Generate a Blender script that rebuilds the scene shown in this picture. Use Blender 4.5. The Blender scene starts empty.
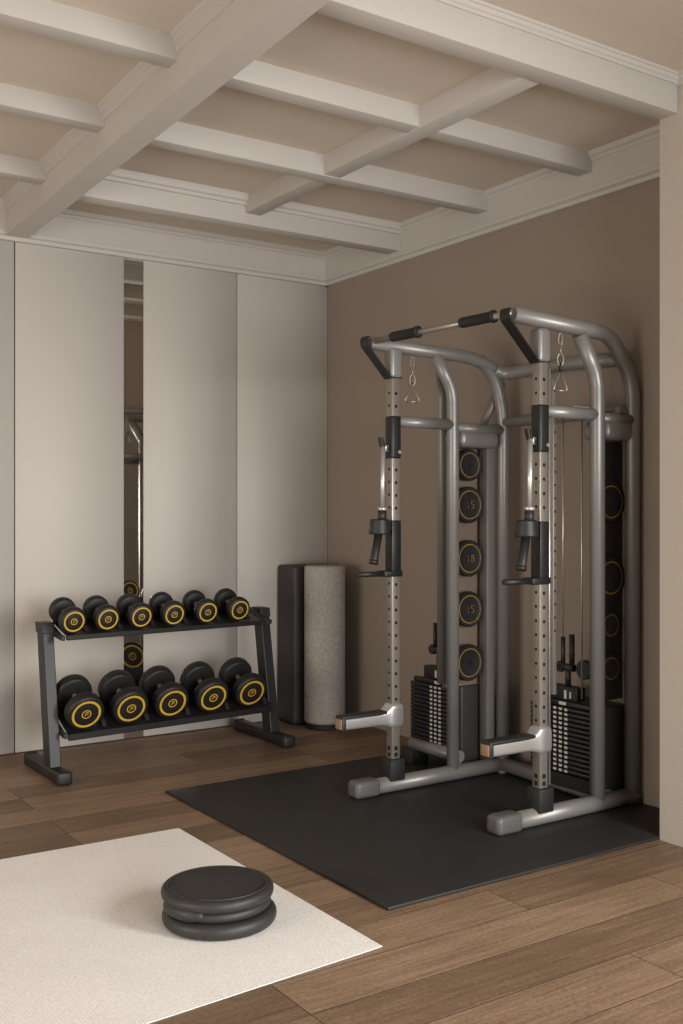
import bpy, bmesh, math, random
from mathutils import Vector, Matrix
random.seed(4)
C = bpy.context.scene.collection
PI = math.pi

# ------------------------------------------------------------------ materials
def mat(name, col, rough=0.5, metal=0.0, spec=0.5, noise=None, bump=None, coat=0.0):
    m = bpy.data.materials.new(name); m.use_nodes = True
    nt = m.node_tree; b = nt.nodes['Principled BSDF']
    b.inputs['Base Color'].default_value = (*col, 1)
    b.inputs['Roughness'].default_value = rough
    b.inputs['Metallic'].default_value = metal
    b.inputs['Specular IOR Level'].default_value = spec
    if coat: b.inputs['Coat Weight'].default_value = coat
    tc = nt.nodes.new('ShaderNodeTexCoord')
    if noise:                                   # (scale, amount)
        n = nt.nodes.new('ShaderNodeTexNoise'); n.inputs['Scale'].default_value = noise[0]
        n.inputs['Detail'].default_value = 4
        nt.links.new(tc.outputs['Object'], n.inputs['Vector'])
        r = nt.nodes.new('ShaderNodeMapRange')
        r.inputs['To Min'].default_value = 1 - noise[1]; r.inputs['To Max'].default_value = 1 + noise[1]
        nt.links.new(n.outputs['Fac'], r.inputs['Value'])
        mx = nt.nodes.new('ShaderNodeVectorMath'); mx.operation = 'SCALE'
        mx.inputs[0].default_value = col
        nt.links.new(r.outputs['Result'], mx.inputs['Scale'])
        nt.links.new(mx.outputs['Vector'], b.inputs['Base Color'])
    if bump:                                    # (scale, strength, distance)
        n2 = nt.nodes.new('ShaderNodeTexNoise'); n2.inputs['Scale'].default_value = bump[0]
        n2.inputs['Detail'].default_value = 3
        nt.links.new(tc.outputs['Object'], n2.inputs['Vector'])
        bp = nt.nodes.new('ShaderNodeBump'); bp.inputs['Strength'].default_value = bump[1]
        bp.inputs['Distance'].default_value = bump[2]
        nt.links.new(n2.outputs['Fac'], bp.inputs['Height'])
        nt.links.new(bp.outputs['Normal'], b.inputs['Normal'])
    return m

def srgb(r, g, b):
    f = lambda v: (v/255/12.92) if v/255 <= .04045 else ((v/255+.055)/1.055)**2.4
    return (f(r), f(g), f(b))

M = {}
M['panel'] = mat('panel_lacquer', srgb(191, 184, 175), .55, noise=(3, .015))
M['gap'] = mat('panel_gap', srgb(40, 34, 30), .9)
M['brown'] = mat('brown_plaster', srgb(142, 128, 115), .85, noise=(2.5, .03), bump=(160, .08, .002))
M['cream'] = mat('cream_wall_paint', srgb(180, 169, 156), .8, noise=(3, .015), bump=(200, .05, .002))
M['ceil'] = mat('ceiling_plaster', srgb(194, 182, 168), .85, noise=(3, .02))
M['beam'] = mat('beam_paint', srgb(184, 178, 170), .6, noise=(6, .015))
M['silver'] = mat('silver_powder_coat', srgb(138, 135, 131), .38, .35, noise=(30, .03), bump=(500, .03, .0005))
M['silver_light'] = mat('bright_aluminium', srgb(205, 203, 200), .33, .75)
M['chrome'] = mat('brushed_chrome', srgb(154, 146, 136), .33, .6, noise=(60, .04))
M['hole'] = mat('hole_black', (.004, .004, .004), .9)
M['blackmetal'] = mat('black_powder_coat', srgb(31, 30, 29), .42, .15, bump=(400, .05, .0005))
M['plastic'] = mat('black_plastic', srgb(31, 30, 29), .5, noise=(40, .06))
M['rubber'] = mat('black_rubber', srgb(29, 28, 27), .6, noise=(60, .08), bump=(350, .12, .001))
M['dumbrubber'] = mat('dumbbell_rubber', srgb(31, 29, 28), .48, 0, .35, noise=(50, .05), bump=(400, .06, .0006))
M['disc'] = mat('textured_black_pad', srgb(42, 40, 39), .52, noise=(40, .05), bump=(420, .2, .001))
M['bootgrey'] = mat('grey_boot', srgb(92, 90, 88), .45, .1, noise=(60, .05))
M['yellow'] = mat('yellow_print', srgb(196, 158, 48), .5)
M['darkyellow'] = mat('faded_yellow_print', srgb(150, 116, 44), .6)
M['white'] = mat('white_print', srgb(190, 186, 178), .6)
M['stack'] = mat('stack_iron', srgb(30, 28, 27), .5, .1)
M['shroud'] = mat('dark_grey_shroud', srgb(54, 52, 50), .5, .1, noise=(3, .04))
M['panelbrown'] = mat('brown_backing', srgb(128, 110, 94), .7)
M['tan'] = mat('tan_endcap', srgb(150, 122, 96), .5, .1)
M['foam'] = mat('charcoal_foam', srgb(52, 48, 46), .55, noise=(30, .05), bump=(300, .1, .001))
M['mirror'] = mat('mirror_glass', (.93, .92, .90), .02, 1.0)

# felt
m = mat('grey_felt', srgb(170, 161, 151), .95, bump=(260, .35, .003)); M['felt'] = m
nt = m.node_tree; b = nt.nodes['Principled BSDF']
tc = nt.nodes.new('ShaderNodeTexCoord')
n1 = nt.nodes.new('ShaderNodeTexNoise'); n1.inputs['Scale'].default_value = 70; n1.inputs['Detail'].default_value = 6
n1.inputs['Roughness'].default_value = .75
nt.links.new(tc.outputs['Object'], n1.inputs['Vector'])
cr = nt.nodes.new('ShaderNodeValToRGB')
cr.color_ramp.elements[0].position = .3; cr.color_ramp.elements[0].color = (*srgb(138, 131, 124), 1)
cr.color_ramp.elements[1].position = .72; cr.color_ramp.elements[1].color = (*srgb(180, 173, 164), 1)
nt.links.new(n1.outputs['Fac'], cr.inputs['Fac']); nt.links.new(cr.outputs['Color'], b.inputs['Base Color'])

# wooden floor: planks along x, .205 wide
m = mat('oak_planks', srgb(120, 92, 66), .5, 0, .35); M['floor'] = m
nt = m.node_tree; b = nt.nodes['Principled BSDF']; L = nt.links
tc = nt.nodes.new('ShaderNodeTexCoord')
mp = nt.nodes.new('ShaderNodeMapping'); mp.inputs['Location'].default_value = (.10, -.04, 0)
L.new(tc.outputs['Object'], mp.inputs['Vector'])
br = nt.nodes.new('ShaderNodeTexBrick')
br.inputs['Scale'].default_value = 1; br.inputs['Brick Width'].default_value = 1.55; br.inputs['Row Height'].default_value = .205
br.inputs['Mortar Size'].default_value = .0016; br.inputs['Mortar Smooth'].default_value = .2
br.offset = .37; br.offset_frequency = 3; br.squash = 1.0
br.inputs['Color1'].default_value = (0, 0, 0, 1); br.inputs['Color2'].default_value = (1, 1, 1, 1)
br.inputs['Mortar'].default_value = (.5, .5, .5, 1); br.inputs['Bias'].default_value = 0
L.new(mp.outputs['Vector'], br.inputs['Vector'])
# long grain
mg = nt.nodes.new('ShaderNodeMapping'); mg.inputs['Scale'].default_value = (1.3, 26, 1)
L.new(tc.outputs['Object'], mg.inputs['Vector'])
off = nt.nodes.new('ShaderNodeVectorMath'); off.operation = 'ADD'
sc_ = nt.nodes.new('ShaderNodeVectorMath'); sc_.operation = 'SCALE'; sc_.inputs['Scale'].default_value = 23
L.new(br.outputs['Color'], sc_.inputs[0]); L.new(mg.outputs['Vector'], off.inputs[0]); L.new(sc_.outputs['Vector'], off.inputs[1])
ng = nt.nodes.new('ShaderNodeTexNoise'); ng.inputs['Scale'].default_value = 2.2; ng.inputs['Detail'].default_value = 7
ng.inputs['Roughness'].default_value = .62; ng.inputs['Distortion'].default_value = .6
L.new(off.outputs['Vector'], ng.inputs['Vector'])
# fine cross weave / pores
mf = nt.nodes.new('ShaderNodeMapping'); mf.inputs['Scale'].default_value = (60, 150, 1); mf.inputs['Rotation'].default_value = (0, 0, .25)
L.new(tc.outputs['Object'], mf.inputs['Vector'])
nf = nt.nodes.new('ShaderNodeTexNoise'); nf.inputs['Scale'].default_value = 1; nf.inputs['Detail'].default_value = 3
L.new(mf.outputs['Vector'], nf.inputs['Vector'])
# broad patches
nb = nt.nodes.new('ShaderNodeTexNoise'); nb.inputs['Scale'].default_value = 2.2; nb.inputs['Detail'].default_value = 3
L.new(tc.outputs['Object'], nb.inputs['Vector'])
def mth(op, a, bb):
    n = nt.nodes.new('ShaderNodeMath'); n.operation = op
    for i, v in enumerate((a, bb)):
        if isinstance(v, (int, float)): n.inputs[i].default_value = v
        else: L.new(v, n.inputs[i])
    return n.outputs[0]
sep = nt.nodes.new('ShaderNodeSeparateColor'); L.new(br.outputs['Color'], sep.inputs['Color'])
v = mth('ADD', mth('MULTIPLY', ng.outputs['Fac'], .50), mth('MULTIPLY', sep.outputs[0], .20))
v = mth('ADD', v, mth('MULTIPLY', nf.outputs['Fac'], .38))
v = mth('ADD', v, mth('MULTIPLY', nb.outputs['Fac'], .22))
cr = nt.nodes.new('ShaderNodeValToRGB')
e = cr.color_ramp.elements
e[0].position = .36; e[0].color = (*srgb(75, 59, 45), 1)
e[1].position = .88; e[1].color = (*srgb(162, 136, 110), 1)
e2 = e.new(.6); e2.color = (*srgb(117, 94, 73), 1)
L.new(v, cr.inputs['Fac'])
mxm = nt.nodes.new('ShaderNodeMix'); mxm.data_type = 'RGBA'
L.new(br.outputs['Fac'], mxm.inputs['Factor']); L.new(cr.outputs['Color'], mxm.inputs['A'])
mxm.inputs['B'].default_value = (*srgb(44, 33, 25), 1)
L.new(mxm.outputs['Result'], b.inputs['Base Color'])
rg = mth('ADD', mth('MULTIPLY', nf.outputs['Fac'], .25), .36); L.new(rg, b.inputs['Roughness'])
bp = nt.nodes.new('ShaderNodeBump'); bp.inputs['Strength'].default_value = .25; bp.inputs['Distance'].default_value = .002
hgt = mth('SUBTRACT', nf.outputs['Fac'], mth('MULTIPLY', br.outputs['Fac'], 2.0))
L.new(hgt, bp.inputs['Height']); L.new(bp.outputs['Normal'], b.inputs['Normal'])

# rug weave
m = mat('cream_weave', srgb(222, 212, 197), .95); M['rug'] = m
nt = m.node_tree; b = nt.nodes['Principled BSDF']; L = nt.links
tc = nt.nodes.new('ShaderNodeTexCoord')
vo = nt.nodes.new('ShaderNodeTexVoronoi'); vo.inputs['Scale'].default_value = 105; vo.inputs['Randomness'].default_value = .35
L.new(tc.outputs['Object'], vo.inputs['Vector'])
nn = nt.nodes.new('ShaderNodeTexNoise'); nn.inputs['Scale'].default_value = 5; L.new(tc.outputs['Object'], nn.inputs['Vector'])
v = mth('ADD', vo.outputs['Distance'], mth('MULTIPLY', nn.outputs['Fac'], .25))
cr = nt.nodes.new('ShaderNodeValToRGB')
cr.color_ramp.elements[0].position = .15; cr.color_ramp.elements[0].color = (*srgb(246, 242, 237), 1)
cr.color_ramp.elements[1].position = .95; cr.color_ramp.elements[1].color = (*srgb(214, 209, 202), 1)
L.new(v, cr.inputs['Fac']); L.new(cr.outputs['Color'], b.inputs['Base Color'])
bp = nt.nodes.new('ShaderNodeBump'); bp.inputs['Strength'].default_value = .35; bp.inputs['Distance'].default_value = .004; bp.invert = True
L.new(vo.outputs['Distance'], bp.inputs['Height']); L.new(bp.outputs['Normal'], b.inputs['Normal'])

# gym mat: charcoal rubber with tile joints (x=2.42 line, y=2.97 line)
m = mat('gym_rubber', srgb(46, 44, 42), .55, 0, .4); M['mat'] = m
nt = m.node_tree; b = nt.nodes['Principled BSDF']; L = nt.links
tc = nt.nodes.new('ShaderNodeTexCoord')
sx = nt.nodes.new('ShaderNodeSeparateXYZ'); L.new(tc.outputs['Object'], sx.inputs[0])
def line(sock, pos, w):
    return mth('LESS_THAN', mth('ABSOLUTE', mth('SUBTRACT', sock, pos), 0), w)
ln = mth('MAXIMUM', line(sx.outputs[0], 2.42, .0022), line(sx.outputs[1], 3.0, .0022))
ln = mth('MAXIMUM', ln, line(sx.outputs[1], 3.76, .0022))
nn = nt.nodes.new('ShaderNodeTexNoise'); nn.inputs['Scale'].default_value = 300; L.new(tc.outputs['Object'], nn.inputs['Vector'])
nw = nt.nodes.new('ShaderNodeTexNoise'); nw.inputs['Scale'].default_value = 3; L.new(tc.outputs['Object'], nw.inputs['Vector'])
v = mth('ADD', mth('MULTIPLY', nn.outputs['Fac'], .5), mth('MULTIPLY', nw.outputs['Fac'], .5))
cr = nt.nodes.new('ShaderNodeValToRGB')
cr.color_ramp.elements[0].position = .3; cr.color_ramp.elements[0].color = (*srgb(33, 31, 30), 1)
cr.color_ramp.elements[1].position = .7; cr.color_ramp.elements[1].color = (*srgb(42, 40, 38), 1)
L.new(v, cr.inputs['Fac'])
mx = nt.nodes.new('ShaderNodeMix'); mx.data_type = 'RGBA'; L.new(ln, mx.inputs['Factor'])
L.new(cr.outputs['Color'], mx.inputs['A']); mx.inputs['B'].default_value = (*srgb(25, 24, 23), 1)
L.new(mx.outputs['Result'], b.inputs['Base Color'])
bp = nt.nodes.new('ShaderNodeBump'); bp.inputs['Strength'].default_value = .15; bp.inputs['Distance'].default_value = .001
L.new(nn.outputs['Fac'], bp.inputs['Height']); L.new(bp.outputs['Normal'], b.inputs['Normal'])

# ------------------------------------------------------------------ mesh builder
class MB:
    """collects shapes (world coordinates unless built in local space) into ONE mesh"""
    def __init__(s): s.bm = bmesh.new()
    def _add(s, verts, faces, mi=0, smooth=False):
        vs = [s.bm.verts.new(v) for v in verts]
        for f in faces:
            try:
                fc = s.bm.faces.new([vs[i] for i in f]); fc.material_index = mi; fc.smooth = smooth
            except ValueError: pass
        return s
    def merge(s, tmp, mi=0):
        me = bpy.data.meshes.new('tmp'); 
        for f in tmp.faces: f.material_index = mi
        tmp.to_mesh(me); tmp.free(); s.bm.from_mesh(me); bpy.data.meshes.remove(me)
    def box(s, x0, x1, y0, y1, z0, z1, bev=0, mi=0, seg=2, mtx=None):
        t = bmesh.new(); bmesh.ops.create_cube(t, size=1)
        for v in t.verts:
            v.co = Vector(((x0+x1)/2+v.co.x*(x1-x0), (y0+y1)/2+v.co.y*(y1-y0), (z0+z1)/2+v.co.z*(z1-z0)))
        if bev:
            bmesh.ops.bevel(t, geom=list(t.edges), offset=bev, segments=seg, affect='EDGES', profile=.5)
            for f in t.faces: f.smooth = True
        if mtx: t.transform(mtx)
        bmesh.ops.recalc_face_normals(t, faces=list(t.faces))
        s.merge(t, mi); return s
    def prism(s, poly, d, mi=0, bev=0, smooth=False):
        """poly: list of 3D points (planar, ordered); d: extrusion vector"""
        t = bmesh.new(); vs = [t.verts.new(p) for p in poly]
        f = t.faces.new(vs); r = bmesh.ops.extrude_face_region(t, geom=[f])
        for g in r['geom']:
            if isinstance(g, bmesh.types.BMVert): g.co += Vector(d)
        bmesh.ops.recalc_face_normals(t, faces=list(t.faces))
        if bev:
            bmesh.ops.bevel(t, geom=list(t.edges), offset=bev, segments=2, affect='EDGES', profile=.5)
        if smooth or bev:
            for f in t.faces: f.smooth = smooth
        s.merge(t, mi); return s
    def tube(s, pts, r, seg=18, mi=0, caps=True, closed=False):
        pts = [Vector(p) for p in pts]; n = len(pts)
        rs = r if isinstance(r, (list, tuple)) else [r]*n
        tg = []
        for i in range(n):
            a = pts[(i-1) % n] if (closed or i > 0) else pts[i]
            b = pts[(i+1) % n] if (closed or i < n-1) else pts[i]
            tg.append((b-a).normalized())
        up = Vector((0, 0, 1))
        if abs(tg[0].dot(up)) > .95: up = Vector((0, 1, 0))
        nrm = (up - tg[0]*up.dot(tg[0])).normalized()
        rings = []
        for i in range(n):
            nrm = (nrm - tg[i]*nrm.dot(tg[i])).normalized(); bn = tg[i].cross(nrm)
            rings.append([s.bm.verts.new(pts[i]+(nrm*math.cos(a)+bn*math.sin(a))*rs[i]) for a in [2*PI*k/seg for k in range(seg)]])
        rng = range(n if closed else n-1)
        for i in rng:
            A, B = rings[i], rings[(i+1) % n]
            for k in range(seg):
                f = s.bm.faces.new((A[k], A[(k+1) % seg], B[(k+1) % seg], B[k])); f.smooth = True; f.material_index = mi
        if caps and not closed:
            f = s.bm.faces.new(list(reversed(rings[0]))); f.material_index = mi
            f = s.bm.faces.new(rings[-1]); f.material_index = mi
        return s
    def lathe(s, prof, o=(0, 0, 0), axis='Z', seg=40, mi=0, smooth=True, sharp=True):
        """prof: list of (radius, height) along axis; closed by caps at the ends"""
        o = Vector(o); rings = []
        def pt(r, h, a):
            c_, s_ = r*math.cos(a), r*math.sin(a)
            return o + (Vector((c_, s_, h)) if axis == 'Z' else Vector((c_, h, s_)) if axis == 'Y' else Vector((h, c_, s_)))
        for r, h in prof:
            rings.append([s.bm.verts.new(pt(r, h, 2*PI*k/seg)) for k in range(seg)])
        fs = []
        for A, B in zip(rings, rings[1:]):
            for k in range(seg):
                f = s.bm.faces.new((A[k], A[(k+1) % seg], B[(k+1) % seg], B[k])); f.smooth = smooth; f.material_index = mi; fs.append(f)
        for R_ in (rings[0], rings[-1]):
            f = s.bm.faces.new(R_); f.material_index = mi; fs.append(f)
        bmesh.ops.recalc_face_normals(s.bm, faces=fs)
        return s
    def build(s, name, mats, parent=None, angle=35):
        bm = s.bm
        if parent is not None:
            w = parent.matrix_basis.inverted() if parent.parent is None else (parent.parent.matrix_basis @ parent.matrix_basis).inverted()
            if parent.get('_local') is None: bm.transform(w)
        # sharp edges
        for e in bm.edges:
            if len(e.link_faces) == 2 and e.calc_face_angle(0) > math.radians(angle): e.smooth = False
        me = bpy.data.meshes.new(name); bm.to_mesh(me); bm.free()
        for mm in (mats if isinstance(mats, (list, tuple)) else [mats]): me.materials.append(mm)
        o = bpy.data.objects.new(name, me); C.objects.link(o)
        if parent is not None: o.parent = parent
        return o

def tag(o, label, cat, group=None):
    o['label'] = label; o['category'] = cat
    if group: o['group'] = group
    return o
def empty(name, loc, label, cat, group=None):
    o = bpy.data.objects.new(name, None); C.objects.link(o); o.location = loc; o.empty_display_size = .05
    o.matrix_basis = Matrix.Translation(Vector(loc))
    return tag(o, label, cat, group)
def struct(o): o['kind'] = 'structure'; return o
def fillet(pts, rads, n=8):
    """polyline with rounded inner corners"""
    pts = [Vector(p) for p in pts]; out = [pts[0]]
    for i in range(1, len(pts)-1):
        p, a, b = pts[i], pts[i-1], pts[i+1]; d = rads[i-1]
        u = (a-p).normalized(); w = (b-p).normalized()
        A, B = p+u*d, p+w*d
        for k in range(n+1):
            t = k/n; out.append(A*(1-t)**2+p*2*t*(1-t)+B*t*t)
    out.append(pts[-1]); return out

# ------------------------------------------------------------------ the room
XR, YB = 3.70, 5.655          # alcove wall, panelled back wall
XJ, YJ = 3.37, 2.745          # projecting near wall
ZC = 2.95
struct(MB().box(-3.2, XR+.15, -3.6, YB+.15, -.1, 0).build('floor', M['floor']))
struct(MB().box(-3.2, XR+.15, 2.70, YB+.15, ZC, ZC+.1).box(-3.2, XR+.15, -3.6, 2.70, 3.0, 3.1).build('ceiling', M['ceil']))
# back wall: dark carcass with tall flush panels, thin shadow gaps between them
w = MB().box(-3.2, XR+.15, YB+.02, YB+.15, 0, ZC, mi=1)
edges = [-3.0, -1.35, -.05, .345, 1.690, 2.313]
for a, b_ in [(-3.2, -1.0), (-1.0, .345), (.345, 1.690), (1.694, 2.313), (2.432, 3.040), (3.0425, XR)]:
    w.box(a+.0012, b_-.0012, YB, YB+.02, .006, 2.752, bev=.0008, seg=1)
struct(w.build('wall_back', [M['panel'], M['gap']]))
mir = MB().prism([(2.3135, YB+.004, .006), (2.4315, YB+.0023, .006), (2.4315, YB+.018, .006), (2.3135, YB+.018, .006)], (0, 0, 2.746)).build('wall_mirror', M['mirror'])
tag(mir, 'tall narrow mirror strip set flush between pale wall panels, reflecting the rack', 'mirror')
struct(MB().box(XR, XR+.15, 2.6, YB, 0, ZC).build('wall_right', M['brown']))
struct(MB().box(XJ, XR, -3.6, YJ, 0, 3.02).build('wall_near', M['cream']))

# cornices (stepped profile) on back wall and alcove wall
prof = [(.000, 2.750), (.028, 2.750), (.032, 2.768), (.048, 2.776), (.052, 2.792), (.056, 2.792), (.056, 2.908), (.062, 2.912),
        (.066, 2.924), (.078, 2.930), (.084, ZC), (0, ZC)]
struct(MB().prism([(-3.2, YB-d, z) for d, z in prof], (XR+3.2, 0, 0)).build('trim_1', M['beam']))
struct(MB().prism([(XR-d, YJ+.02, z) for d, z in prof], (0, YB-YJ-.02, 0)).build('trim_2', M['beam']))
# small crown moulding on the near wall
p2 = [(0, 2.955), (.008, 2.955), (.010, 2.970), (.018, 2.974), (.022, 2.988), (.030, 2.991), (.032, 3.0), (0, 3.0)]
struct(MB().prism([(XJ-d, -3.6, z) for d, z in p2], (0, 2.655+3.6, 0)).build('trim_3', M['beam']))
# deep front beam along the alcove mouth, moulded on its near side
b1 = MB().box(1.60, XJ, 2.657, 2.752, 2.853, 3.01, bev=.004)
p3 = [(0, 2.962), (.006, 2.962), (.008, 2.973), (.014, 2.976), (.017, 2.989), (.023, 2.991), (.025, 3.0), (0, 3.0)]
b1.prism([(1.60, 2.657-d, z) for d, z in p3], (XJ-1.60, 0, 0))
struct(b1.build('trim_4', M['beam']))
# main beam running toward the back wall, with crown mouldings both sides
bm_ = MB()
yb0, yb1 = 1.2, 5.63
xl = lambda y: 1.632 - (5.63-y)*.031
wd = .122
bm_.prism([(xl(yb0), yb0, 2.77), (xl(yb0)+wd, yb0, 2.77), (xl(yb0)+wd, yb0, 3.03), (xl(yb0), yb0, 3.03)],
          (xl(yb1)-xl(yb0), yb1-yb0, 0))
for sgn, x0 in ((-1, 0), (1, wd)):
    pr = [(-.004, 2.888), (.008, 2.890), (.010, 2.914), (.020, 2.918), (.022, 2.938), (.032, 2.942), (.034, ZC+.005), (-.004, ZC+.005)]
    bm_.prism([(xl(2.7)+x0+sgn*d, 2.7, z) for d, z in pr], (xl(yb1)-xl(2.7), yb1-2.7, 0))
struct(bm_.build('trim_5', M['beam']))
# secondary beams
for i, (y, zb, th, moul) in enumerate(((3.352, 2.862, .085, 0), (4.062, 2.853, .085, 0), (4.815, 2.802, .105, 1))):
    s = MB().box(1.70, XR-.04, y, y+th, zb, ZC+.01, bev=.003)
    if moul:
        pr = [(0, 2.895), (.012, 2.897), (.016, 2.912), (.028, 2.918), (.032, 2.936), (.04, ZC), (0, ZC)]
        s.prism([(1.70, y-d, z) for d, z in pr], (XR-1.74, 0, 0))
        s.prism([(1.70, y+th+d, z) for d, z in pr], (XR-1.74, 0, 0))
    struct(s.build('trim_%d' % (6+i), M['beam']))
    yl = (3.33, 4.075, 4.885)[i]
    s = MB().box(-3.2, 1.66, yl, yl+.085, 2.866, ZC+.01, bev=.003)
    struct(s.build('trim_%d' % (9+i), M['beam']))
for y0 in (1.9,):
    pass
# cross beam between front beam and the last secondary beam
struct(MB().box(2.638, 2.730, 2.74, 4.83, 2.858, ZC+.01, bev=.003).build('trim_12', M['beam']))

# ------------------------------------------------------------------ floor coverings
o = MB().prism([(1.850, 3.943, .001), (1.852, 2.531, .001), (-.6, 2.375, .001), (-.6, 3.995, .001)], (0, 0, .0025)).build('rug', M['rug'])
tag(o, 'cream woven flat rug on the wood floor under the round black pads', 'rug')
o = MB().box(2.034, XR-.003, 2.7475, 4.478, .0005, .0125, bev=.003).build('gym_mat', M['mat'])
tag(o, 'charcoal rubber gym floor mat under the silver power rack', 'mat')
ZM = .0125                    # top of mat

# ------------------------------------------------------------------ round pads on the rug
cx, cy = 1.540, 2.980
def rounded(r, z0, z1, e):
    h = min(e, (z1-z0)/2-.0005); out = [(r*.6, z0), (r-h, z0)]
    for k in range(1, 8):
        a = -PI/2+PI/2*k/8; out.append((r-h+h*math.cos(a), z0+h+h*math.sin(a)))
    out.append((r, z0+h)); out.append((r, z1-h))
    for k in range(1, 8):
        a = PI/2*k/8; out.append((r-h+h*math.cos(a), z1-h+h*math.sin(a)))
    out += [(r-h, z1), (r*.6, z1)]
    return out
ZR = .0036
low = empty('round_pad', (cx, cy, ZR), 'lower round black rubber pad lying on the cream rug, bottom of the pair', 'pad')
MB().lathe(rounded(.181, ZR, ZR+.048, .022), (cx, cy, 0), seg=72).build('pad_body', M['disc'], low, angle=60)
up = empty('round_pad', (cx-.004, cy+.006, ZR+.048), 'upper round black pad with recessed lid and side tab, top of the pair', 'pad')
tilt = Matrix.Translation((cx-.004, cy+.006, ZR+.048)) @ Matrix.Rotation(0, 4, 'X') @ Matrix.Translation((-cx+.004, -cy-.006, -ZR-.048))
def tb(mb, name, m_, par, angle=60):
    mb.bm.transform(tilt); return mb.build(name, m_, par, angle)
ux, uy, uz = cx-.004, cy+.006, ZR+.0485
tb(MB().lathe(rounded(.169, uz, uz+.033, .016), (ux, uy, 0), seg=72), 'lower_ring', M['disc'], up)
# upper body with a recessed lid
pr = rounded(.178, uz+.031, uz+.070, .018)[:-2] + [(.160, uz+.0702), (.154, uz+.0694), (.152, uz+.066), (.02, uz+.066)]
body = tb(MB().lathe(pr, (ux, uy, 0), seg=72), 'upper_ring', M['disc'], up)
lid = MB().lathe([(.02, uz+.064), (.150, uz+.064), (.150, uz+.0675), (.148, uz+.0685), (.02, uz+.0685)], (ux, uy, 0), seg=72)
ang = math.radians(-27)
rotl = Matrix.Translation((ux, uy, 0)) @ Matrix.Rotation(ang, 4, 'Z')
lid.box(-.146, .146, -.0012, .0012, uz+.0683, uz+.0688, mi=1, mtx=rotl)
tb(lid, 'lid', [M['disc'], M['hole']], up, angle=30)
# raised arc rims on the lid (two finger grips)
for a0, a1 in ((150, 205), (218, 330)):
    pts = [(ux+.157*math.cos(math.radians(a)), uy+.157*math.sin(math.radians(a)), uz+.071) for a in range(a0, a1+1, 5)]
    n = len(pts); rr = [.0035*min(1, .25+min(i, n-1-i)*.5) for i in range(n)]
    tb(MB().tube(pts, rr, 10), 'rim', M['disc'], up)
# side tab wrapped around the front left
vd = math.atan2(-cy, -cx)     # direction towards the viewer
tab = MB(); a0, a1 = vd-1.45, vd-.25; nn_ = 16; pts = []; rr = []
for k in range(nn_+1):
    a = a0+(a1-a0)*k/nn_; t = k/nn_
    pts.append((ux+.159*math.cos(a), uy+.159*math.sin(a), uz+.0245-.001*t)); rr.append(.0232*min(1, .4+k*.15)*(1 if k < nn_-2 else .8 if k < nn_ else .5))
tab.tube(pts, rr, 14)
tb(tab, 'side_tab', M['disc'], up)

# ------------------------------------------------------------------ rolls in the corner
o = empty('folded_gym_mat', (3.50, 5.55, 0), 'charcoal rounded foam block standing upright against the panelled wall behind the felt roll', 'foam block')
MB().box(3.318, 3.672, 5.445, 5.650, .002, .972, bev=.022, seg=5).build('foam_body', M['foam'], o, angle=60)
r_ = empty('felt_roll', (3.458, 5.316, 0), 'tall grey felt roll standing on end in the corner', 'roll')
MB().lathe([(.02, .034)] + [(.112, .034), (.120, .040), (.123, .052), (.123, .962), (.120, .972), (.112, .977), (.02, .977)], (3.458, 5.316, 0), seg=64).build('felt_cover', M['felt'], r_, angle=60)
MB().lathe([(.02, 0.001), (.112, .001), (.116, .006), (.116, .036), (.02, .036)], (3.458, 5.316, 0), seg=64).build('base_cap', M['rubber'], r_)

# ------------------------------------------------------------------ dumbbell rack
K = .09
def S(x, y, z): return Vector((x, y+K*(x-1.70), z))
TH = math.radians(27); ct, st = math.cos(TH), math.sin(TH)
rk = empty('dumbbell_rack', (2.35, 5.15, 0), 'black steel two-tier dumbbell rack standing on the wood floor before the pale panels', 'rack')
for xc, yf, yb in ((1.692, 4.852, 5.375), (2.992, 4.945, 5.535)):
    f = MB().box(xc-.034, xc+.034, yf+.03, yb, .004, .062, bev=.012, seg=3).build('foot', M['blackmetal'], rk)
    MB().box(xc-.037, xc+.037, yf, yf+.045, .0015, .066, bev=.014, seg=3).build('end_cap', M['plastic'], f)
    MB().box(xc-.037, xc+.037, yb-.02, yb+.015, .0015, .066, bev=.014, seg=3).build('end_cap', M['plastic'], f)
    yc = 5.04+K*(xc-1.70)
    # leaning upright
    u = MB().prism([(xc-.029, yc-.05, .06), (xc-.029, yc+.045, .06), (xc-.026, yc+.168, .745), (xc-.026, yc+.078, .745)], (.056, 0, 0), bev=.004).build('upright', M['blackmetal'], rk)
    MB().prism([(xc-.031, yc+.062, .700), (xc-.031, yc+.165, .700), (xc-.031, yc+.176, .752), (xc-.031, yc+.07, .752)], (.064, 0, 0), bev=.004).build('upright_cap', M['plastic'], u)
    # arms carrying the trays
    for ya, za in ((4.985, .682), (4.952, .212)):
        ya += K*(xc-1.70); xa = xc+(.026 if xc < 2 else -.060)
        MB().prism([(xa, ya, za-.010), (xa, yc+.06+za*.16, za+.01), (xa, yc+.06+za*.16, za+.070), (xa, ya+.05, za+.018), (xa, ya, za+.016)], (.020 if xc < 2 else .034, 0, 0), bev=.004).build('tray_bracket', M['plastic'], rk)
XA = 1.739
trays = {}
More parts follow.
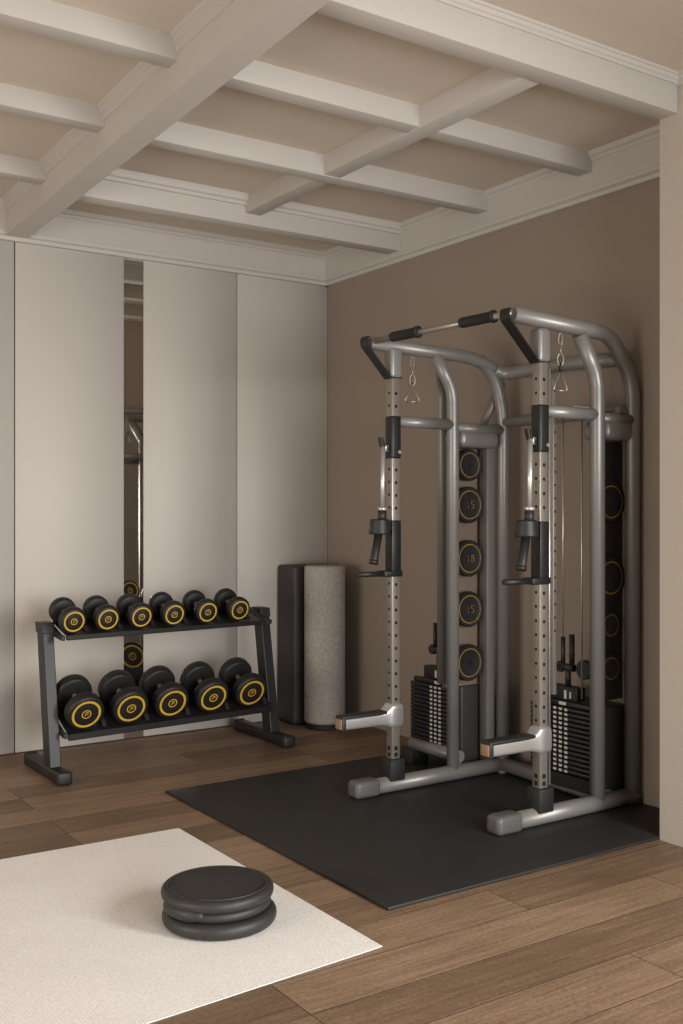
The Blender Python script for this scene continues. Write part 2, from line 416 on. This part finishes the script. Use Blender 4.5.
for nm, P0, Lt, lip, TH, XB in (('top', (4.969, .704), .212, .032, math.radians(14), 2.875), ('bottom', (4.943, .2272), .262, .038, math.radians(22), 2.93)):
    y0, z0 = P0; ct, st = math.cos(TH), math.sin(TH)
    def Pt(x, s, n, y0=y0, z0=z0, ct=ct, st=st): return S(x, y0+s*ct-n*st, z0+s*st+n*ct)
    t = MB()
    def slab(s0, s1, n0, n1, xa=XA, xb=XB):
        v = [Pt(xa, s0, n0), Pt(xa, s1, n0), Pt(xa, s1, n1), Pt(xa, s0, n1)]
        t.prism(v, Pt(xb, 0, 0)-Pt(xa, 0, 0), bev=.0015)
    slab(-.006, Lt, -.010, -.001)
    tr = t.build('tray', M['blackmetal'], rk)
    t = MB()
    A = [S(XA, y0-.014, z0-lip+.004), S(XA, y0+.012, z0-lip+.004), S(XA, y0+.012, z0-.002), S(XA, y0-.014, z0-.002)]
    t.prism(A, S(XB, 0, 0)-S(XA, 0, 0), bev=.004); t.build('front_lip', M['blackmetal'], tr)
    t = MB(); slab(Lt-.012, Lt, -.001, .022); t.build('rear_lip', M['blackmetal'], tr)
    trays[nm] = (Pt, tr, Lt)

def dumbbell_proto(name, R_, th, cc, label):
    root = bpy.data.objects.new(name, None); C.objects.link(root); root.empty_display_size = .05; root['_local'] = 1
    def part(mb, nm, mt, par, angle=35):
        par['_local'] = 1; o = mb.build(nm, mt, par, angle); return o
    for sgn in (-1, 1):
        c0 = sgn*cc/2
        e = .012
        h = th/2
        pr = [(.015, -h), (R_*.86, -h), (R_*.93, -h+.003), (R_-.001, -h+e), (R_, -h+e+.004), (R_, h-e-.004), (R_-.001, h-e), (R_*.93, h-.003), (R_*.86, h), (.015, h)]
        hd = part(MB().lathe(pr, (0, c0, 0), 'Y', 56), 'head', M['dumbrubber'], root, 50)
        # printed ring and centre emblem on the outer face
        yo = c0+sgn*(h+.0006)
        rg = MB()
        def annulus(ra, rb):
            n = 56; vs = []
            for k in range(n):
                a = 2*PI*k/n; vs.append((ra*math.cos(a), yo, ra*math.sin(a))); vs.append((rb*math.cos(a), yo, rb*math.sin(a)))
            fc = [(2*k, 2*k+1, (2*k+3) % (2*n), (2*k+2) % (2*n)) for k in range(n)]
            if sgn > 0: fc = [tuple(reversed(q)) for q in fc]
            rg._add(vs, fc)
        annulus(R_*.65, R_*.77)
        rgo = part(rg, 'printed_ring', M['yellow'], hd)
        rg = MB(); annulus(R_*.20, R_*.255)
        q = R_*.02
        sw = [(-.08, .07), (-.02, .12), (.08, .10), (.09, .02), (.0, -.01), (-.06, -.04), (-.07, -.11)]
        rg.tube([(sgn*-x*R_*1.0, yo, z*R_*1.0) for x, z in sw], q, 6)
        part(rg, 'printed_emblem', M['yellow'], hd)
    hl = cc-th
    hp = [(.013, -hl/2-.004), (.013, -hl*.3), (.0155, -hl*.15), (.016, 0), (.0155, hl*.15), (.013, hl*.3), (.013, hl/2+.004)]
    part(MB().lathe(hp, (0, 0, 0), 'Y', 20), 'handle', M['silver_light'], root)
    return root
def dup(root):
    r = root.copy(); C.objects.link(r)
    for ch in list(root.children):
        c = ch.copy(); C.objects.link(c); c.parent = r
        for g in ch.children:
            d = g.copy(); C.objects.link(d); d.parent = c
    return r
def put(root, x, yfront, zfront, cc, TH):
    ct, st = math.cos(TH), math.sin(TH)
    c = S(x, yfront, zfront) + Vector((0, ct, st))*(cc/2)
    root.location = c; root.rotation_euler = (TH, 0, 0)
def clear_local(root):
    for o_ in [root]+list(root.children_recursive):
        if '_local' in o_: del o_['_local']
tops = [1.768, 1.948, 2.133, 2.322, 2.524, 2.726]
lt = ['leftmost small black dumbbell on the upper shelf, beside the left upright',
      'second small dumbbell from the left on the upper shelf, just left of the mirror strip',
      'third small dumbbell from the left on the upper shelf, in front of the mirror strip',
      'fourth small dumbbell from the left on the upper shelf, right of the mirror strip',
      'small dumbbell on the upper shelf, next to last toward the right upright',
      'rightmost small black dumbbell on the upper shelf, nearest the foam block']
p = dumbbell_proto('dumbbell', .0665, .051, .150, '')
prs = [p]+[dup(p) for _ in tops[1:]]
for d, x, lb in zip(prs, tops, lt):
    put(d, x, 4.966, .7735, .150, math.radians(14)); tag(d, lb, 'dumbbell', 'small dumbbells on the upper shelf')
for d in prs: clear_local(d)
bots = [1.819, 2.060, 2.295, 2.540, 2.784]
lb_ = ['leftmost large black dumbbell on the lower shelf, beside the left upright',
       'second large dumbbell from the left on the lower shelf, left of the mirror strip',
       'middle large dumbbell of five on the lower shelf',
       'large dumbbell on the lower shelf, next to last toward the right upright',
       'rightmost large black dumbbell on the lower shelf, beside the right upright']
p = dumbbell_proto('dumbbell', .0945, .066, .176, '')
prs = [p]+[dup(p) for _ in bots[1:]]
for d, x, lb in zip(prs, bots, lb_):
    put(d, x, 4.938, .3290, .176, math.radians(22)); tag(d, lb, 'dumbbell', 'large dumbbells on the lower shelf')
for d in prs: clear_local(d)
# wedge saddles between the dumbbells
def saddles(nm, xs, r):
    Pt, tr, Lt = trays[nm]
    mids = [(a+b_)/2 for a, b_ in zip(xs, xs[1:])]+[xs[-1]+r*1.3]
    for x in mids:
        x -= .003
        v = [Pt(x-.012, .02, 0), Pt(x-.012, Lt*.86, 0), Pt(x-.012, Lt*.86, r*.42), Pt(x-.012, .05, r*.22)]
        MB().prism(v, Vector((.024, 0, 0)), bev=.002).build('saddle', M['plastic'], tr)
saddles('top', tops, .0665); saddles('bottom', bots, .0945)

# ------------------------------------------------------------------ power rack
R0 = empty('power_rack', (3.25, 3.50, ZM), 'silver tubular power rack with twin weight stacks standing on the charcoal mat', 'power rack')
RT = .0355
def holes_on(mb, x, y, w, z0, z1, dz, skip=(), zoff=0, hr=.0076, faces='xy'):
    z = z0
    while z < z1:
        if not any(a <= z <= b_ for a, b_ in skip):
            if 'y' in faces: mb.lathe([(.001, -.0006), (hr, -.0006), (hr, .0004), (.001, .0004)], (x, y-w-.0003, z), 'Y', 12, mi=1)
            if 'x' in faces: mb.lathe([(.001, -.0006), (hr*.85, -.0006), (hr*.85, .0004), (.001, .0004)], (x-w-.0003, y, z+zoff), 'X', 12, mi=1)
        z += dz

def side_frame(F, Mx, Rx, y, x0, left):
    base = MB().tube([(x0+.10, y, ZM+.036), (Rx+.01, y, ZM+.036)], RT, 24).build('base_tube', M['silver'], R0)
    MB().box(x0-.012, x0+.125, y-.043, y+.043, ZM, ZM+.078, bev=.022, seg=5).build('rubber_toe', M['bootgrey'], base, 60)
    MB().box(Rx-.03, Rx+.04, y-.03, y+.03, ZM, ZM+.02, bev=.006).build('rubber_foot', M['rubber'], base)
    # front upright: chrome box section, two visible perforated faces
    w = .0225
    mb = MB().box(F-w, F+w, y-w, y+w, ZM+.10, 2.03, bev=.003)
    holes_on(mb, F, y, w, .44, 1.90, .0585, skip=((.98, 1.28), (1.52, 1.76)), zoff=.004)
    for zz in (.185, .215):
        mb.box(F-.009, F+.009, y-w-.001, y-w+.001, zz-.009, zz+.009, mi=1)
        mb.box(F-w-.001, F-w+.001, y-.009, y+.009, zz-.009, zz+.009, mi=1)
    fu = mb.build('front_upright', [M['chrome'], M['hole']], R0)
    MB().box(F-.041, F+.041, y-.041, y+.041, ZM+.055, ZM+.155, bev=.008, seg=2).build('upright_boot', M['rubber'], fu)
    # silver sleeve beneath the top tube
    MB().box(F-.033, F+.033, y-.033, y+.033, 1.915, 2.055, bev=.016, seg=5).build('upright_sleeve', M['silver'], fu, 60)
    # middle upright, bent to meet the top tube
    zt = 2.055
    MB().tube(fillet([(Mx-.112, y, zt), (Mx, y, 1.880), (Mx, y, ZM+.03)], [.06]), .0295 if left else .0325, 24).build('middle_upright', M['silver'], R0, 60)
    # rear upright and top tube
    if left:
        tt = fillet([(x0+.083, y, 2.068), (Mx+.155, y, 2.050), (Rx-.02, y-.015, 1.978), (Rx, y-.14, 1.985), (Rx, y-.40, 1.988), (3.60, 3.13, 1.972)], [.12, .07, .04, .1])
        MB().tube(tt, .031, 24).build('top_tube', M['silver'], R0, 60)
        MB().tube(fillet([(Mx+.17, y, 2.045), (Rx-.055, y, 1.965), (Rx, y, 1.80), (Rx-.005, y, ZM+.03)], [.07, .09]), .0315, 24).build('rear_upright', M['silver'], R0, 60)
    else:
        MB().tube(fillet([(x0+.095, y, 2.100), (3.512, y, 2.072), (Rx+.006, y, 1.885), (Rx, y, ZM+.03)], [.07, .10]), .033, 24).build('top_tube', M['silver'], R0, 60)
    # rungs
    MB().tube([(F+.02, y, 1.718), (Mx, y, 1.718)], .026, 20).build('rung', M['silver'], R0)
    MB().tube([(Mx, y, 1.705), (Rx, y, 1.705)], .027, 20).build('rung', M['silver'], R0)
    # black flat-bar gusset bent around the tube end
    xe = x0+.085; zE = 2.07 if left else 2.094
    dirv = Vector((F-.036-(xe-.03), 0, 1.918-zE)).normalized(); nrm = Vector((dirv.z, 0, -dirv.x))
    if nrm.x > 0: nrm = -nrm
    path = []
    a0 = PI*.72; a1 = math.atan2(nrm.z, nrm.x) % (2*PI)
    for k in range(1, 9):
        a = a0+(a1-a0)*k/8; path.append(Vector((xe+.008+.040*math.cos(a), 0, zE+.040*math.sin(a))))
    end = Vector((F-.030, 0, 1.912)); path.append(end); path.append(end+Vector((.062, 0, .004)))
    pv = []
    for i, q in enumerate(path):
        tgt = (path[min(i+1, len(path)-1)]-path[max(i-1, 0)]).normalized(); nn2 = Vector((tgt.z, 0, -tgt.x))
        pv.append((q, nn2))
    outer = [(q.x, y-.027, q.z) for q, _ in pv]; inner = [(q.x+n_.x*-.006, y-.027, q.z+n_.z*-.007) for q, n_ in pv]
    mb = MB(); n = len(outer)
    V = [Vector(v) for v in outer+inner]; V2 = [v+Vector((0, .054, 0)) for v in V]
    fc = []
    for i in range(n-1):
        fc += [(i, i+1, n+i+1, n+i), (2*n+i, 2*n+i+1, 2*n+n+i+1, 2*n+n+i), (i, i+1, 2*n+i+1, 2*n+i), (n+i, n+i+1, 3*n+i+1, 3*n+i)]
    fc += [(0, n, 3*n, 2*n), (n-1, 2*n-1, 4*n-1, 3*n-1)]
    mb._add(V+V2, fc); bmesh.ops.recalc_face_normals(mb.bm, faces=list(mb.bm.faces))
    mb.build('gusset', M['blackmetal'], R0)
    # upper black collar with hook, slide rod
    mb = MB().box(F-.027, F+.027, y-.029, y+.029, 1.545, 1.742, bev=.009, seg=3)
    col = mb.build('upper_collar', M['blackmetal'], R0)
    mb = MB().prism([(F-.028, y-.012, 1.565), (F-.07, y-.012, 1.60), (F-.082, y-.012, 1.64), (F-.066, y-.012, 1.642), (F-.052, y-.012, 1.612), (F-.028, y-.012, 1.598)], (0, .024, 0), bev=.003)
    mb.build('hook', M['plastic'], col)
    MB().lathe([(.001, 0), (.008, 0), (.008, .006), (.001, .006)], (F+.012, y-.036, 1.575), 'Y', 14).build('bolt', M['silver_light'], col)
    MB().tube([(F-.034, y-.008, 1.60), (F-.048, y-.008, 1.605), (F-.046, y-.008, 1.575)], .006, 10).build('latch', M['silver_light'], col)
    rod = MB().tube([(F-.060, y-.006, 1.60), (F-.066, y-.006, 1.29)], .0105, 16).build('slide_rod', M['silver_light'], R0)
    MB().tube([(F-.066, y-.006, 1.318), (F-.068, y-.006, 1.245)], .020, 18).build('rod_end', M['plastic'], rod)
    MB().tube([(F-.065, y-.006, 1.322), (F-.0655, y-.006, 1.306)], .0225, 18).build('clamp', M['silver_light'], rod)
    # lower black carriage: drum, slanted handle, pin
    car = MB().box(F-.0265, F+.0265, y-.029, y+.029, 1.005, 1.262, bev=.006, seg=2).build('carriage', M['blackmetal'], R0)
    mb = MB(); mb.lathe([(.01, 1.198), (.046, 1.198), (.050, 1.204), (.044, 1.262), (.038, 1.268), (.01, 1.268)], (F-.082, y-.006, 0), 'Z', 32)
    mb.box(F-.09, F-.02, y-.02, y+.02, 1.215, 1.258, bev=.006)
    mb.build('drum', M['bootgrey' if False else 'plastic'], car)
    mb = MB().tube([(F-.088, y-.010, 1.21), (F-.122, y-.020, 1.085), (F-.126, y-.021, 1.070)], [.019, .019, .017], 18)
    mb.tube([(F-.123, y-.020, 1.082), (F-.127, y-.021, 1.064)], .0215, 18).build('handle', M['plastic'], car)
    mb = MB().box(F-.07, F+.032, y-.033, y+.033, 1.003, 1.031, bev=.005)
    pn = mb.build('pin_bracket', M['blackmetal'], car)
    MB().tube([(F-.205, y-.004, 1.018), (F-.06, y-.004, 1.017)], .0125, 14).build('pin_grip', M['plastic'], car)
    # safety arm: rounded silver beam with dark top pad and tan end
    za = .358
    arm = MB(); rings = []
    for dx, hw, zlo, zhi in ((-.290, .029, -.030, .022), (-.11, .030, -.031, .023), (-.085, .030, -.032, .025), (-.06, .031, -.036, .032), (-.042, .033, -.042, .045), (-.030, .035, -.047, .058), (-.026, .036, -.050, .062), (.030, .036, -.050, .062), (.034, .033, -.047, .059)):
        ring = []
        for k in range(32):
            a = 2*PI*k/32; ca, sa_ = math.cos(a), math.sin(a); e = .42
            ring.append(arm.bm.verts.new((F+dx, y+hw*math.copysign(abs(ca)**e, ca), za+(zlo+zhi)/2+(zhi-zlo)/2*math.copysign(abs(sa_)**e, sa_))))
        rings.append(ring)
    for A_, B_ in zip(rings, rings[1:]):
        for k in range(32):
            arm.bm.faces.new((A_[k], A_[(k+1) % 32], B_[(k+1) % 32], B_[k])).smooth = True
    arm.bm.faces.new(rings[0]); arm.bm.faces.new(rings[-1]); bmesh.ops.recalc_face_normals(arm.bm, faces=list(arm.bm.faces))
    sa = arm.build('safety_arm', M['silver_light'], R0, 50)
    MB().box(F-.300, F-.050, y-.031, y+.031, za+.018, za+.034, bev=.007, seg=3).build('top_pad', M['plastic'], sa)
    MB().box(F-.301, F-.282, y-.033, y+.033, za-.034, za+.030, bev=.006, seg=2).build('end_cap', M['plastic'], sa)
    MB().box(F-.304, F-.298, y-.025, y+.025, za-.026, za+.020, bev=.0025).build('end_plate', M['tan'], sa)

YL, YR = 3.88, 3.13
side_frame(2.900, 3.258, 3.583, YL, 2.680, True)
side_frame(3.095, 3.436, 3.655, YR, 2.842, False)
# cross members at the rear
MB().tube([(3.583, YL, 1.745), (3.60, YR, 1.745)], .026, 20).build('crossbar', M['silver'], R0)
MB().tube([(3.575, YL, ZM+.036), (3.535, YR, ZM+.036)], .034, 20).build('crossbar', M['silver'], R0)
MB().box(3.535, 3.63, YL-.045, YL+.045, ZM, ZM+.012, bev=.003).build('foot_plate', M['silver'], R0)
t_ = MB().tube([(3.318, YL+.02, .112), (3.318, 4.275, .112)], .030, 20).build('stack_tube', M['silver'], R0)
MB().box(3.285, 3.40, 4.24, 4.33, ZM, .09, bev=.006).build('rubber_foot', M['rubber'], t_)
# pull-up bar between the two front tube ends
bar = MB().tube([(2.770, YL, 2.072), (2.945, YR, 2.106)], .0135, 16).build('pull_up_bar', M['chrome'], R0)
def bp_(t): return Vector((2.770, YL, 2.074)).lerp(Vector((2.945, YR, 2.107)), t)
for a, b_ in ((.165, .37), (.66, .885)):
    MB().tube([bp_(a), bp_(a+.012), bp_(b_-.02), bp_(b_-.018), bp_(b_)], [.020, .0225, .0225, .027, .026], 20).build('foam_grip', M['rubber'], bar)

# stay tube behind the far frame and braces to the pulley housings
MB().tube(fillet([(3.20, 3.92, 2.02), (3.292, 4.0, 1.90), (3.292, 4.0, .46)], [.08]), .026, 18).build('stay_tube', M['silver'], R0, 60)
MB().tube([(3.595, 3.90, 1.95), (3.50, 3.955, 1.70)], .020, 16).build('brace', M['silver'], R0)
MB().box(3.492, 3.540, 3.895, 3.955, ZM+.02, 1.70, bev=.004).build('storage_post', M['silver'], R0)
for F_, Mx, Rx, y in ((0, 3.258, 3.583, YL), (1, 3.436, 3.648, YR)):
    MB().box(Mx+.03, Rx-.045+.035*F_, y-.03, y+.12, 1.612, 1.70, bev=.03, seg=4).build('pulley_housing', M['silver'], R0, 60)
MB().box(3.505, 3.694, YR+.088, YR+.096, .46, 1.63).build('backing_panel', M['shroud'], R0)
MB().box(3.28, 3.58, YL+.098, YL+.106, .44, 1.63).build('backing_panel', M['panelbrown'], R0)

# weight stacks
def stack(xf, y0, y1, lo):
    yc = (y0+y1)/2
    sh = MB().box(xf+.035, xf+(.203 if xf < 3.4 else .228), y0-.008, y1, .052, .440, bev=.010, seg=3).build('stack_shroud', M['shroud'], R0)
    n = 15; z0, z1 = .130, .448; dz = (z1-z0)/n
    MB().box(xf+.005, xf+.04, y0+.01, y1-.01, .06, .12).build('stack_seat', M['stack'], sh)
    for k in range(n):
        za = z0+k*dz; top = k == n-1
        mb = MB().box(xf-(.004 if not top else .0), xf+.034, y0+(.022 if top else 0), y1-(.022 if top else 0), za, za+dz-.0042+(.006 if top else 0), bev=.0025, seg=1)
        if not top:
            for j, dy in enumerate((.034, .0, -.034)):
                mb.box(xf-.0055, xf-.003, yc+dy-.0085+lo, yc+dy+.0085+lo, za+.003, za+dz-.007, mi=1)
        else:
            mb.box(xf-.0015, xf+.001, yc-.03+lo, yc+.012+lo, za+.006, za+.020, mi=1)
        mb.build('weight_plate', [M['stack'], M['white']], sh)
    hb = MB().box(xf+.012, xf+.066, yc-.085, yc+.085, z1+.004, z1+.066, bev=.004)
    hb.box(xf+.0105, xf+.0125, yc-.022, yc-.008, z1+.012, z1+.05, mi=1)
    hb.box(xf+.0105, xf+.0125, yc-.05, yc-.04, z1+.016, z1+.046, mi=1)
    hb.build('stack_head', [M['stack'], M['white']], sh)
    xs = xf+.04
    MB().tube([(xs, yc-.005, z1+.06), (xs, yc-.005, z1+.16)], .013, 14).build('selector_stem', M['plastic'], sh)
    for dy, zt in ((.026, .285), (-.028, .300)):
        MB().tube([(xs, yc+dy, z1+.14), (xs, yc+dy, z1+zt)], .0125 if dy < 0 else .010, 14).build('selector_stem', M['plastic'], sh)
    MB().tube([(xs-.003, yc+.045, z1+.150), (xs-.003, yc-.045, z1+.150)], .017, 16).build('yoke', M['plastic'], sh)
    MB().lathe([(.002, -.012), (.024, -.012), (.026, 0), (.024, .012), (.002, .012)], (xs-.006, yc+.035, z1+.150), 'X', 24).build('knob', M['plastic'], sh)
    return sh, xs, yc
sh, xs, yc = stack(3.352, 3.978, 4.330, -.03)
MB().tube([(xs, yc-.028, .72), (xs, yc-.028, 1.64)], .004, 8).build('cable', M['silver_light'], R0)
sh, xs, yc = stack(3.462, 3.178, 3.560, 0)
MB().tube([(xs, yc+.026, .70), (xs, yc+.026, 1.735)], .0042, 8).build('cable', M['silver_light'], R0)
MB().tube([(xs-.02, 3.262, .47), (xs-.02, 3.262, 1.74)], .0042, 8).build('guide_rod', M['silver_light'], R0)
pl = MB().lathe([(.004, -.012), (.040, -.012), (.044, -.008), (.036, 0), (.044, .008), (.040, .012), (.004, .012)], (xs-.01, 3.255, .60), 'X', 32).build('pulley', M['plastic'], R0)
# perforated guide rail inside the near frame, its mounting plate and front cable
mb = MB().box(3.332, 3.352, 3.288, 3.312, .50, 1.88, bev=.002)
holes_on(mb, 3.342, 3.30, .012, .78, 1.70, .058, hr=.0055, faces='y')
mb.build('guide_rail', [M['chrome'], M['hole']], R0)
MB().box(3.30, 3.56, 3.14, 3.42, 1.738, 1.752, bev=.003).build('mounting_plate', M['panelbrown'], R0)
MB().tube([(3.170, 3.152, .16), (3.170, 3.152, 1.90)], .005, 8).build('cable', M['silver_light'], R0)

# ------------------------------------------------------------------ weight discs hanging on the backing panels
def stroke_digits(mb, txt, cx_, cz, h, yy, mi):
    G = {'1': [[(.3, .8), (.5, 1), (.5, 0)]], '5': [[(.9, 1), (.15, 1), (.1, .55), (.6, .6), (.9, .3), (.6, 0), (.1, .1)]],
         '8': [[(.5+.34*math.sin(k*PI/5), .77+.22*math.cos(k*PI/5)) for k in range(11)], [(.5+.4*math.sin(k*PI/5), .28+.27*math.cos(k*PI/5)) for k in range(11)]],
         '2': [[(.1, .8), (.5, 1), (.9, .75), (.1, 0), (.9, 0)]]}
    w_ = h*.6; x = cx_-len(txt)*w_*.6
    for ch in txt:
        for st_ in G[ch]:
            mb.tube([(x+a*w_, yy, cz-h/2+b_*h) for a, b_ in st_], .0022, 6, mi=mi)
        x += w_*1.2
def plate(loc, r, yaw, label, txt, group, hub):
    t = bpy.data.objects.new('weight_plate', None); C.objects.link(t); t.empty_display_size = .05
    t['_local'] = 1
    th = .026
    d = MB().lathe([(.018, -th/2), (r*.80, -th/2), (r*.84, -th/2-.002), (r*.95, -th/2-.002), (r, -th/2+.004), (r, th/2-.004), (r*.95, th/2), (.018, th/2)], (0, 0, 0), 'Y', 48).build('disc', M['rubber'], t, 50)
    d['_local'] = 1
    yy = -th/2-.0008
    g = MB(); n = 48; vs = []
    for k in range(n):
        a = 2*PI*k/n
        for q in (r*.73, r*.79): vs.append((q*math.cos(a), yy, q*math.sin(a)))
    g._add(vs, [(2*k, 2*k+1, (2*k+3) % (2*n), (2*k+2) % (2*n)) for k in range(n)])
    if txt: stroke_digits(g, txt, r*.08, 0, r*.40, yy, 0)
    g.build('printed_ring', M['darkyellow'], d)
    MB().lathe([(.004, -th/2-.002), (.010, -th/2-.002), (.012, -th/2), (.014, hub), (.004, hub)], (0, 0, 0), 'Y', 20).build('hub', M['blackmetal'], t)
    t.location = loc; t.rotation_euler = (0, 0, yaw)
    for o_ in [t]+list(t.children_recursive):
        if '_local' in o_: del o_['_local']
    return tag(t, label, 'weight plate', group)
G1 = 'weight plates stored in the far side frame'; G2 = 'weight plates stored in the near side frame'
xL = 3.399
for z, yaw, r, txt, lb in ((1.530, 0, .078, '', 'topmost small black weight plate in the far side frame, just under the pulley housing'),
                         (1.335, 0, .090, '15', 'black weight plate with yellow ring and 15, second from top in the far side frame'),
                         (1.072, 0, .090, '18', 'black weight plate with yellow 18, third from top in far frame'),
                         (.822, 0, .088, '15', 'black weight plate with worn yellow ring, second from bottom in the far side frame'),
                         (.560, 0, .090, '', 'bottom black weight plate in the far side frame, just above the stack shroud')):
    plate((xL, YL+.052, z), r, yaw, lb, txt, G1, .0455)
for z, yaw, r, txt, lb in ((1.345, 0, .092, '', 'topmost dark weight plate in the near side frame, left of the projecting wall'),
                         (1.010, 0, .092, '', 'second large dark weight plate from top in the near side frame'),
                         (.800, 0, .060, '', 'small dark weight plate third from top in the near side frame'),
                         (.610, 0, .062, '', 'bottom small dark weight plate in the near side frame, above the shroud')):
    plate((3.572, YR+.056, z), r, yaw, lb, txt, G2, .0315)

# ------------------------------------------------------------------ triangular pull handles on chains
def pull_handle(x, y, ztop, zbar, wid, yaw, label):
    t = empty('pull_handle', (x, y, ztop), label, 'pull handle', 'chrome pull handles hanging from the top tubes')
    rot = Matrix.Translation((x, y, 0)) @ Matrix.Rotation(yaw, 4, 'Z')
    def W(p_): return rot @ Vector(p_)
    L_ = ztop-zbar
    def ring(zc, h, w_, vertical, r=.0032):
        pts = []
        for k in range(20):
            a = 2*PI*k/20
            pts.append(W((w_*math.cos(a), 0, zc+h*math.sin(a))) if vertical else W((0, w_*math.cos(a), zc+h*math.sin(a))))
        return MB().tube(pts, r, 8, closed=True)
    ring(ztop-.02, .026, .008, True).build('chain_link', M['chrome'], t)
    ring(ztop-.062, .022, .010, False).build('chain_link', M['chrome'], t)
    ring(ztop-.103, .026, .0125, True, .0038).build('carabiner', M['chrome'], t)
    MB().tube([W((0, 0, ztop-.118)), W((0, 0, zbar+.078))], .006, 10).build('swivel', M['blackmetal'], t)
    tri = fillet([W((0, 0, zbar+.085)), W((wid/2, 0, zbar)), W((-wid/2, 0, zbar)), W((0, 0, zbar+.085))], [.012, .012], 5)
    f = MB().tube(tri, .0038, 10).build('triangle_frame', M['chrome'], t)
    MB().tube([W((-wid*.42, 0, zbar)), W((wid*.42, 0, zbar))], .0055, 12).build('grip', M['chrome'], t)
pull_handle(3.012, YL, 2.020, 1.815, .072, math.radians(-30), 'chrome triangular pull handle hanging from the far top tube above the left upright')
pull_handle(3.212, YR, 2.042, 1.808, .062, math.radians(-35), 'chrome triangular pull handle hanging from the near top tube beside the right upright')

# ------------------------------------------------------------------ light
def area(name, loc, target, sx, sy, power, col, spread=180):
    d = bpy.data.lights.new(name, 'AREA'); d.shape = 'RECTANGLE'; d.size = sx; d.size_y = sy; d.energy = power; d.color = col
    d.spread = math.radians(spread)
    o = bpy.data.objects.new(name, d); C.objects.link(o); o.location = loc
    o.rotation_euler = (Vector(target)-Vector(loc)).to_track_quat('-Z', 'Y').to_euler()
    return o
area('window_light', (1.5, -2.8, 1.15), (1.6, 5, .55), 2.8, 1.6, 160, (.98, .99, 1.0), 145)
area('side_window_light', (3.25, .1, 1.5), (1.0, 3.4, 0), 1.2, 1.2, 80, (1.0, .99, .975), 120)
area('warm_room_light', (-2.7, 2.8, 1.0), (3.5, 5.0, .8), 2.4, 1.6, 70, (1.0, .925, .83), 140)
area('floor_bounce_fill', (-1.2, .6, .06), (-.9, 1.0, 3), 2.6, 2.2, 34, (1.0, .94, .88))  # added out-of-view uplight, stands in for floor bounce on beam undersides
w = bpy.data.worlds.new('World'); bpy.context.scene.world = w; w.use_nodes = True
w.node_tree.nodes['Background'].inputs['Color'].default_value = (1.0, .975, .945, 1)
w.node_tree.nodes['Background'].inputs['Strength'].default_value = .24

# ------------------------------------------------------------------ camera
cam = bpy.data.cameras.new('Camera'); co = bpy.data.objects.new('Camera', cam); C.objects.link(co)
cam.sensor_fit = 'VERTICAL'; cam.sensor_height = 36; cam.sensor_width = 24; cam.lens = 1049/1024*36
cam.clip_start = .05
co.location = (0, 0, 1.3); co.rotation_euler = (PI/2, 0, -math.radians(33.96))
s = bpy.context.scene; s.camera = co
s.view_settings.view_transform = 'Standard'; s.view_settings.look = 'None'; s.view_settings.exposure = -.1; s.view_settings.gamma = 1
s.cycles.use_denoising = True
s.cycles.max_bounces = 10; s.cycles.diffuse_bounces = 6
bpy.context.view_layer.update()
